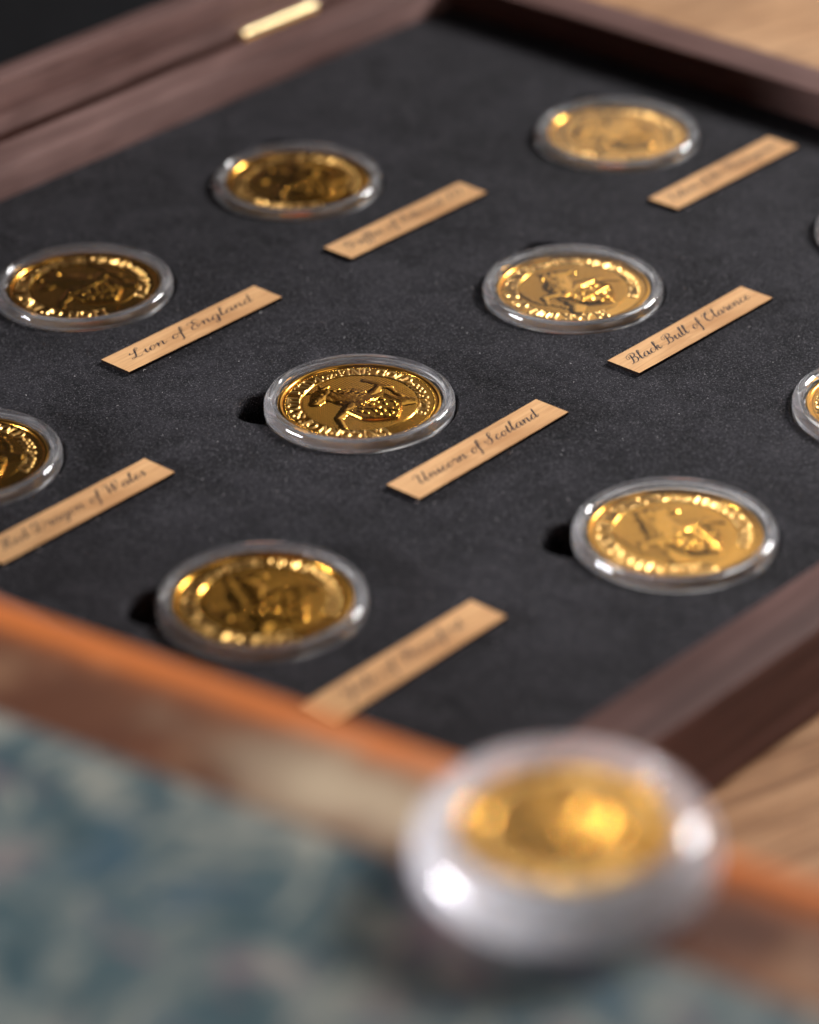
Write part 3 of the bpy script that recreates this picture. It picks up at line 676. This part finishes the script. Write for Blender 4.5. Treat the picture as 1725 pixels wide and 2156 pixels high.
# ------------------------------------------------------------------ script lettering for the name plates
def cr(pts, n=8):
    P = [np.array(p, float) for p in pts]; P = [2*P[0]-P[1]]+P+[2*P[-1]-P[-2]]; out = []
    for i in range(1, len(P)-2):
        for k in range(n):
            t = k/n; a, b, c, d = P[i-1], P[i], P[i+1], P[i+2]
            out.append(0.5*((2*b)+(c-a)*t+(2*a-5*b+4*c-d)*t*t+(3*b-a-3*c+d)*t**3))
    out.append(P[-2]); return out
OV = [(0.74, 0.80), (0.58, 0.98), (0.34, 0.94), (0.12, 0.55), (0.10, 0.18), (0.28, 0.0), (0.52, 0.14), (0.74, 0.62)]
SCRIPT = {
 'a': (1.02, [OV, [(0.78, 1.0), (0.74, 0.35), (0.82, 0.02), (0.98, 0.14), (1.16, 0.42)]]),
 'b': (0.86, [[(-0.1, 0.35), (0.20, 1.1), (0.42, 1.9), (0.32, 2.1), (0.18, 1.8), (0.14, 0.4), (0.28, 0.0), (0.52, 0.12), (0.66, 0.6), (0.58, 0.95), (0.72, 0.86), (0.95, 0.9)]]),
 'c': (0.76, [[(0.62, 0.80), (0.56, 0.96), (0.36, 0.97), (0.13, 0.58), (0.11, 0.2), (0.30, 0.0), (0.56, 0.12), (0.86, 0.45)]]),
 'd': (1.02, [OV, [(0.80, 2.05), (0.77, 1.2), (0.74, 0.35), (0.82, 0.02), (0.98, 0.14), (1.16, 0.42)]]),
 'e': (0.74, [[(-0.05, 0.30), (0.30, 0.48), (0.56, 0.78), (0.44, 0.99), (0.20, 0.80), (0.10, 0.34), (0.28, 0.0), (0.54, 0.12), (0.84, 0.45)]]),
 'f': (0.58, [[(-0.05, 0.38), (0.28, 0.9), (0.54, 1.65), (0.48, 2.08), (0.30, 1.85), (0.24, 1.0), (0.24, 0.0), (0.20, -0.75), (0.05, -1.0), (-0.02, -0.75)], [(0.04, 0.92), (0.30, 0.9), (0.62, 1.0)]]),
 'g': (1.0, [OV, [(0.78, 1.0), (0.75, 0.1), (0.66, -0.75), (0.42, -1.0), (0.26, -0.78), (0.60, -0.25), (1.15, 0.42)]]),
 'h': (1.02, [[(-0.1, 0.35), (0.22, 1.1), (0.44, 1.9), (0.34, 2.1), (0.20, 1.8), (0.16, 0.0)], [(0.16, 0.35), (0.42, 0.88), (0.64, 0.96), (0.70, 0.7), (0.68, 0.2), (0.78, 0.0), (1.15, 0.42)]]),
 'i': (0.52, [[(-0.05, 0.4), (0.22, 0.98), (0.18, 0.30), (0.28, 0.02), (0.42, 0.12), (0.62, 0.42)], [(0.27, 1.42), (0.25, 1.36)]]),
 'k': (0.92, [[(-0.1, 0.35), (0.22, 1.1), (0.44, 1.9), (0.34, 2.1), (0.20, 1.8), (0.16, 0.0)], [(0.16, 0.42), (0.48, 0.95), (0.60, 0.8), (0.46, 0.55), (0.30, 0.50), (0.52, 0.38), (0.62, 0.06), (0.78, 0.06), (1.02, 0.42)]]),
 'l': (0.56, [[(-0.1, 0.35), (0.22, 1.1), (0.46, 1.9), (0.36, 2.1), (0.22, 1.8), (0.16, 0.35), (0.26, 0.02), (0.42, 0.12), (0.64, 0.42)]]),
 'n': (1.06, [[(-0.05, 0.55), (0.10, 0.95), (0.20, 0.8), (0.16, 0.0)], [(0.17, 0.35), (0.44, 0.88), (0.66, 0.96), (0.72, 0.7), (0.70, 0.2), (0.80, 0.0), (0.94, 0.12), (1.18, 0.42)]]),
 'o': (0.82, [[(0.40, 1.0), (0.16, 0.72), (0.10, 0.26), (0.28, 0.0), (0.54, 0.14), (0.66, 0.6), (0.56, 0.95), (0.40, 1.0)], [(0.56, 0.92), (0.66, 0.82), (0.92, 0.86)]]),
 'r': (0.72, [[(-0.05, 0.4), (0.20, 1.12), (0.26, 0.92), (0.50, 0.86), (0.52, 0.6), (0.48, 0.2), (0.58, 0.0), (0.84, 0.42)]]),
 's': (0.62, [[(-0.1, 0.3), (0.28, 1.05), (0.34, 0.8), (0.46, 0.42), (0.42, 0.06), (0.22, 0.0), (0.08, 0.16)], [(0.42, 0.06), (0.74, 0.42)]]),
 't': (0.60, [[(-0.05, 0.4), (0.26, 1.05), (0.34, 1.62), (0.22, 0.9), (0.18, 0.25), (0.28, 0.02), (0.44, 0.12), (0.66, 0.42)], [(0.06, 1.02), (0.52, 1.06)]]),
 'u': (1.02, [[(-0.05, 0.4), (0.20, 0.98), (0.16, 0.30), (0.28, 0.02), (0.50, 0.2), (0.74, 0.70)], [(0.78, 0.98), (0.74, 0.3), (0.84, 0.02), (0.98, 0.14), (1.16, 0.42)]]),
 'w': (1.30, [[(-0.05, 0.4), (0.18, 0.98), (0.14, 0.30), (0.26, 0.02), (0.46, 0.2), (0.64, 0.95)], [(0.64, 0.95), (0.60, 0.25), (0.74, 0.02), (0.98, 0.35), (1.06, 0.95), (1.14, 0.82), (1.38, 0.86)]]),
 'L': (1.45, [[(0.10, 1.55), (0.05, 1.25), (0.35, 1.15), (0.85, 1.62), (1.05, 2.05), (0.85, 2.15), (0.66, 1.75), (0.62, 0.9), (0.50, 0.22), (0.18, 0.0), (0.02, 0.14), (0.20, 0.28), (0.62, 0.10), (1.0, -0.02), (1.32, 0.22)]]),
 'E': (1.30, [[(1.08, 1.72), (1.02, 2.05), (0.70, 2.1), (0.46, 1.75), (0.56, 1.32), (0.82, 1.15), (0.50, 1.05), (0.16, 0.62), (0.20, 0.12), (0.58, -0.05), (0.98, 0.2), (1.12, 0.60), (0.90, 0.75), (0.74, 0.52), (0.9, 0.3)], [(0.0, 1.4), (-0.12, 1.75), (0.12, 1.98), (0.42, 1.85)]]),
 'U': (1.62, [[(-0.1, 1.35), (-0.15, 1.7), (0.12, 2.0), (0.42, 1.82), (0.44, 1.2), (0.34, 0.45), (0.52, 0.0), (0.86, 0.30), (1.14, 1.15)], [(1.28, 2.1), (1.18, 1.2), (1.12, 0.4), (1.22, 0.02), (1.42, 0.12), (1.66, 0.42)]]),
 'S': (1.25, [[(-0.12, 1.0), (0.0, 0.72), (0.45, 0.95), (0.95, 1.55), (1.10, 1.98), (0.90, 2.16), (0.68, 1.85), (0.72, 1.25), (0.78, 0.55), (0.58, 0.05), (0.20, -0.04), (0.0, 0.24), (0.22, 0.42)]]),
 'B': (1.45, [[(0.66, 2.0), (0.60, 1.1), (0.46, 0.3), (0.22, 0.0), (0.02, 0.14)], [(0.10, 1.15), (-0.05, 1.5), (0.10, 1.95), (0.55, 2.16), (1.05, 2.05), (1.20, 1.66), (0.98, 1.25), (0.66, 1.12), (1.06, 1.06), (1.24, 0.62), (1.02, 0.10), (0.66, 0.0), (0.5, 0.2)], [(0.2, 1.1), (0.36, 1.5), (0.3, 1.8)]]),
 'C': (1.30, [[(0.86, 1.55), (1.06, 1.62), (1.12, 1.95), (0.86, 2.12), (0.42, 1.75), (0.18, 1.0), (0.26, 0.25), (0.62, -0.04), (1.0, 0.2), (1.16, 0.6)], [(0.05, 1.3), (-0.1, 1.6), (0.08, 1.95), (0.5, 1.98), (0.62, 1.7), (0.42, 1.45)]]),
 'G': (1.50, [[(0.02, 1.2), (-0.08, 1.55), (0.16, 1.9), (0.40, 1.6)], [(1.02, 1.72), (0.96, 2.06), (0.66, 2.06), (0.36, 1.5), (0.30, 0.95), (0.56, 0.78), (0.90, 1.05), (1.10, 1.5), (1.04, 0.9), (0.92, 0.25), (0.62, -0.02), (0.22, 0.06), (0.10, 0.3)], [(0.92, 0.25), (1.5, 0.42)]]),
 'R': (1.55, [[(0.66, 2.0), (0.60, 1.1), (0.46, 0.3), (0.22, 0.0), (0.02, 0.14)], [(0.10, 1.15), (-0.05, 1.5), (0.10, 1.95), (0.55, 2.16), (1.05, 2.05), (1.20, 1.66), (0.98, 1.22), (0.66, 1.08), (0.92, 0.9), (1.02, 0.35), (1.16, 0.0), (1.34, 0.1), (1.55, 0.42)]]),
 'D': (1.55, [[(0.62, 1.85), (0.60, 1.1), (0.46, 0.3), (0.20, 0.0), (0.02, 0.18), (0.30, 0.26), (0.72, 0.0), (1.12, 0.20), (1.36, 0.95), (1.20, 1.75), (0.72, 2.14), (0.20, 1.98), (-0.05, 1.5), (0.12, 1.25)]]),
 'W': (1.95, [[(-0.1, 1.35), (-0.15, 1.72), (0.12, 2.0), (0.36, 1.8), (0.36, 1.0), (0.34, 0.02)], [(0.34, 0.02), (0.72, 0.9), (1.06, 2.0)], [(1.06, 2.0), (1.02, 1.0), (1.0, 0.02)], [(1.0, 0.02), (1.40, 0.9), (1.64, 1.7), (1.56, 2.1), (1.42, 1.95)]]),
 'Y': (1.50, [[(-0.1, 1.35), (-0.15, 1.7), (0.12, 2.0), (0.40, 1.82), (0.40, 1.2), (0.50, 0.80), (0.80, 1.0), (1.14, 1.6)], [(1.26, 2.1), (1.14, 1.2), (1.0, 0.1), (0.8, -0.7), (0.5, -0.95), (0.36, -0.7), (0.8, -0.2), (1.5, 0.42)]]),
 'F': (1.35, [[(0.76, 1.85), (0.68, 1.1), (0.52, 0.3), (0.26, 0.0), (0.04, 0.14)], [(0.0, 1.45), (0.0, 1.85), (0.35, 2.1), (0.8, 1.95), (1.25, 2.15)], [(0.42, 1.05), (0.7, 1.08), (1.0, 1.2)]]),
 'P': (1.40, [[(0.66, 2.0), (0.60, 1.1), (0.46, 0.3), (0.22, 0.0), (0.02, 0.14)], [(0.10, 1.15), (-0.05, 1.5), (0.10, 1.95), (0.55, 2.16), (1.05, 2.05), (1.24, 1.62), (1.0, 1.15), (0.66, 1.0)]]),
 'I': (0.85, [[(0.0, 1.55), (0.1, 1.95), (0.5, 2.0), (0.9, 2.1)], [(0.62, 2.0), (0.52, 1.0), (0.38, 0.25), (0.12, 0.0), (-0.08, 0.16)]]),
 ' ': (0.62, []),
}
def script_mesh(text, length, xh):
    V, F = [], []; pos = 0.0; pts = []
    for ch in text:
        adv, st = SCRIPT[ch]
        for s_ in st: pts.append([(p[0]+pos, p[1]) for p in s_])
        pos += adv+0.05
    sx = length/pos; slant = 0.52*xh
    thick, thin = 0.20, 0.060
    for s_ in pts:
        C = cr(s_, 9)
        P = [np.array((c[0]*sx+c[1]*slant, c[1]*xh)) for c in C]
        n = len(P); L, R = [], []
        for i in range(n):
            t = P[min(i+1, n-1)]-P[max(i-1, 0)]; t = t/(np.hypot(*t)+1e-9)
            dn = max(0.0, -t[1]); wd = thin+(thick-thin)*dn**1.5
            taper = min(1.0, 0.55+0.15*min(i, n-1-i)); wd *= taper
            nn = np.array((-t[1], t[0])); L.append(P[i]+nn*wd); R.append(P[i]-nn*wd)
        b = len(V); z = 0.0
        V += [(*p, 0.0) for p in L]+[(*p, 0.0) for p in R]
        F += [(b+i, b+n+i, b+n+i+1, b+i+1) for i in range(n-1)]
        # overlapping strokes of one letter get slightly different levels
    V = np.array(V); V[:, 0] -= length/2+0.3*xh; V[:, 1] -= 0.45*xh
    off = 0; k = 0
    return V, F
PL, PW, PT = 46.6, 8.7, 0.7
TEXTLEN = {'lion': 37, 'unicorn': 37.5, 'bull': 41.5, 'griffin': 40.5, 'falcon': 41, 'yale': 33, 'dragon': 39}
PLATE_AT = {'lion': (68.4, -38.0), 'unicorn': (68.6, -120.5), 'bull': (138.2, -120.8), 'griffin': (139.3, -36.5), 'falcon': (207.7, -76.6), 'yale': (0.2, -162.2), 'dragon': (-2.1, -76.4)}
for k_i, (key, (x, y)) in enumerate(PLATE_AT.items()):
    root = empty('name_plate', (x, y, 0.0), math.radians(rng.uniform(-0.6, 0.6)))
    hx, hy, cvr = PL/2, PW/2, 0.0
    # veneer strip: subdivided along its length with a slight lift at the ends, burnt sides
    n = 24; V, F, MI = [], [], []
    lift = rng.uniform(0.0, 0.25)
    for i in range(n+1):
        t = -1+2*i/n; zz = 0.12+lift*max(0, abs(t)-0.8)*2
        jj = rng.uniform(-0.03, 0.03)
        V += [(hx*t, -hy+jj, zz), (hx*t, hy+jj, zz), (hx*t, hy+jj, zz+PT), (hx*t, -hy+jj, zz+PT)]
    for i in range(n):
        a, b = 4*i, 4*i+4
        F += [(a+3, b+3, b+2, a+2), (a, a+1, b+1, b), (a, b, b+3, a+3), (a+1, a+2, b+2, b+1)]; MI += [0, 1, 1, 1]
    F += [(0, 3, 2, 1), (4*n, 4*n+1, 4*n+2, 4*n+3)]; MI += [1, 1]
    o = mesh_obj('veneer_strip', V, F, [veneer, char_edge], root, mat_idx=MI)
    V, F = script_mesh(WORDS[key], TEXTLEN[key], 1.62)
    V[:, 2] = 0.12+PT+0.03
    # follow the lifted ends
    t = np.abs(V[:, 0]/hx); V[:, 2] += lift*np.maximum(0, t-0.8)*2
    mesh_obj('inscription', V, F, ink, root)
    tag(root, 'narrow light wood strip with blurred script beside the shaded side wall' if key == 'falcon' else 'narrow light wood strip with script reading '+WORDS[key], 'name plate', 'wooden name plates on the foam')

# ------------------------------------------------------------------ book in the foreground and the coin lying on it
ZB = 50.0
BA = Vector((-81.0, -148.6)); BB = Vector((-56.0, -292.7))          # two points on the spine edge
bd = (BB-BA).normalized(); bn = Vector((bd.y, -bd.x))               # along the spine, and away from the box
if bn.x > 0: bn = -bn
bang = math.atan2(bd.y, bd.x)
BL = 250.0; BWd = 165.0
bc = BA+bd*((BB-BA).length*0.55)                                     # middle of the spine edge
book = tag(empty('book', (bc.x, bc.y, ZT), bang), 'thick half leather book with blue marbled paper boards, lying in front of the box', 'book')
TH_ = ZB-ZT
sgn = 1 if Vector((-math.sin(bang), math.cos(bang))).dot(bn) > 0 else -1   # local +y direction that leads away from the box
def slab(name, x0, x1, y0, y1, z0, z1, mat, r=0.8, parent=book):
    import bmesh
    bm = bmesh.new(); y0, y1 = sorted((y0*sgn, y1*sgn))
    vs = [bm.verts.new((x*S, y*S, z*S)) for z in (z0, z1) for y in (y0, y1) for x in (x0, x1)]
    for f in ((0, 2, 3, 1), (4, 5, 7, 6), (0, 1, 5, 4), (2, 6, 7, 3), (0, 4, 6, 2), (1, 3, 7, 5)): bm.faces.new([vs[i] for i in f])
    bmesh.ops.recalc_face_normals(bm, faces=bm.faces)
    bmesh.ops.bevel(bm, geom=bm.edges[:], offset=r*S, segments=3, profile=0.5, affect='EDGES')
    me = bpy.data.meshes.new(name); bm.to_mesh(me); bm.free(); me.materials.append(mat)
    o = bpy.data.objects.new(name, me); col.objects.link(o); o.parent = parent; set_smooth_angle(o, 40); return o
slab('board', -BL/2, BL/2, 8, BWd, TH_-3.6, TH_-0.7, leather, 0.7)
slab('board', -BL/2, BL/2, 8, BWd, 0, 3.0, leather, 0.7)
slab('marbled_paper', -BL/2+1, BL/2-1, 29.5, BWd-1, TH_-1.6, TH_-0.25, marbled, 0.25)
slab('page_block', -BL/2+4, BL/2-4, 4, BWd-5, 3.0, TH_-3.6, pages, 0.6)
# spine: rounded leather back running over the hinge onto the board
prof = []
for i in range(25):
    a = math.pi*(i/24); prof.append((4-4.0*math.sin(a)*1.0, TH_/2-math.cos(a)*(TH_/2)))
outer = [(29.8, 0.0)]+[(6.5, 0.0)]+[(6.5-6.5*math.sin(math.pi*i/24)**0.55, TH_/2-(TH_/2)*math.cos(math.pi*i/24)) for i in range(1, 24)]+[(6.5, TH_-0.2), (7.6, TH_+0.1), (9.0, TH_-0.25), (10.5, TH_-0.6), (13, TH_-0.05), (29.8, TH_-0.02)]
inner = [(29.8, TH_-0.75), (8, TH_-0.8), (6.5, TH_-1.5)]+[(8.0-5.5*math.sin(math.pi*i/24)**0.55, TH_/2-(TH_/2-1.5)*math.cos(math.pi*i/24)) for i in range(23, 0, -1)]+[(6.5, 1.5), (8, 0.6), (29.8, 0.6)]
ring = outer+inner; nn = len(ring); V, F = [], []
NS = 40
for i in range(NS+1):
    x = -BL/2+BL*i/NS
    V += [(x, y*sgn, z) for y, z in ring]
for i in range(NS):
    for k in range(nn):
        F.append((i*nn+k, i*nn+(k+1) % nn, (i+1)*nn+(k+1) % nn, (i+1)*nn+k))
F += [tuple(range(nn)), tuple(range(NS*nn+nn-1, NS*nn-1, -1))]
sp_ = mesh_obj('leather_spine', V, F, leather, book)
import bmesh
b = bmesh.new(); b.from_mesh(sp_.data); bmesh.ops.recalc_face_normals(b, faces=b.faces); b.to_mesh(sp_.data); b.free(); set_smooth_angle(sp_, 40)

fc = (-80.4, -266.6)
cap = empty('coin_capsule', (fc[0], fc[1], ZB+6.2)); cap.scale = (1.04, 1.04, 1.04)
ringp = [(16.3, -4.4), (16.3, 2.5), (16.5, 2.9), (17.0, 3.1)]+[(17.7, 2.75), (18.5, 2.15), (19.3, 1.3), (20.0, 0.3), (20.5, -0.8), (20.7, -1.8), (20.7, -3.0), (20.4, -4.4), (19.4, -5.6), (18.4, -5.95), (16.3, -5.95)]
def tidy(o, ang=38):
    b_ = bmesh.new(); b_.from_mesh(o.data); bmesh.ops.recalc_face_normals(b_, faces=b_.faces); b_.to_mesh(o.data); b_.free(); set_smooth_angle(o, ang)
V, F = lathe(ringp, 160); ring_o = mesh_obj('capsule_ring', V, F, whitened_acrylic, cap); tidy(ring_o)
V, F = lathe([(0, 2.0), (16.25, 2.0), (16.25, 2.8), (0, 2.8)], 96, closed=False); tidy(mesh_obj('lid_window', V, F, window_m, cap))
V, F = lathe([(0, -5.9), (16.25, -5.9), (16.25, -4.6), (0, -4.6)], 96, closed=False); tidy(mesh_obj('capsule_base', V, F, whitened_acrylic, cap))
tag(cap, 'clear acrylic capsule lying on the leather edge of the book', 'capsule')
c = build_coin('gold_coin', (fc[0], fc[1], ZB+6.0-1.6), '1oz·FINE GOLD·999.9·1oz·FINE GOLD·999.9', 12, 0.5, (0, 0), 20)
c.scale = (0.93, 0.93, 1.0)
tag(c, 'gold coin in the capsule lying on the book', 'coin')

# ------------------------------------------------------------------ lint and dust on the foam
V, F = [], []
def fibre(x, y, L, a, wd, zc):
    b = len(V); n = 5; px, py = x, y
    for i in range(n+1):
        nx_, ny_ = -math.sin(a)*wd, math.cos(a)*wd; z = zc+0.12*math.sin(math.pi*i/n)
        V.extend([(px-nx_, py-ny_, z), (px+nx_, py+ny_, z), (px, py, z+wd*1.6)])
        px += math.cos(a)*L/n; py += math.sin(a)*L/n; a += rng.uniform(-0.5, 0.5)
    for i in range(n):
        k = b+3*i
        F.extend([(k, k+3, k+4, k+1), (k+1, k+4, k+5, k+2), (k+2, k+5, k+3, k)])
for i in range(420):
    x, y = rng.uniform(X0+5, X1-5), rng.uniform(Y0+5, Y1-5)
    if in_hole(x, y): continue
    fibre(x, y, rng.choice((0.18, 0.25, 0.3, 0.4)), rng.uniform(0, 6.3), 0.045, 0.05)
for i in range(26):
    key = rng.choice(list(PLATE_AT)); x, y = PLATE_AT[key]
    fibre(x+rng.uniform(-24, 24), y-PW/2-rng.uniform(0.1, 0.9), rng.uniform(0.3, 0.9), rng.uniform(0, 6.3), 0.06, 0.06)
lint = mesh_obj('lint', V, F, simple('pale_lint', (0.55, 0.53, 0.52), 0.8))
lint['kind'] = 'stuff'; lint['label'] = 'tiny pale dust specks and lint scattered on the black foam'
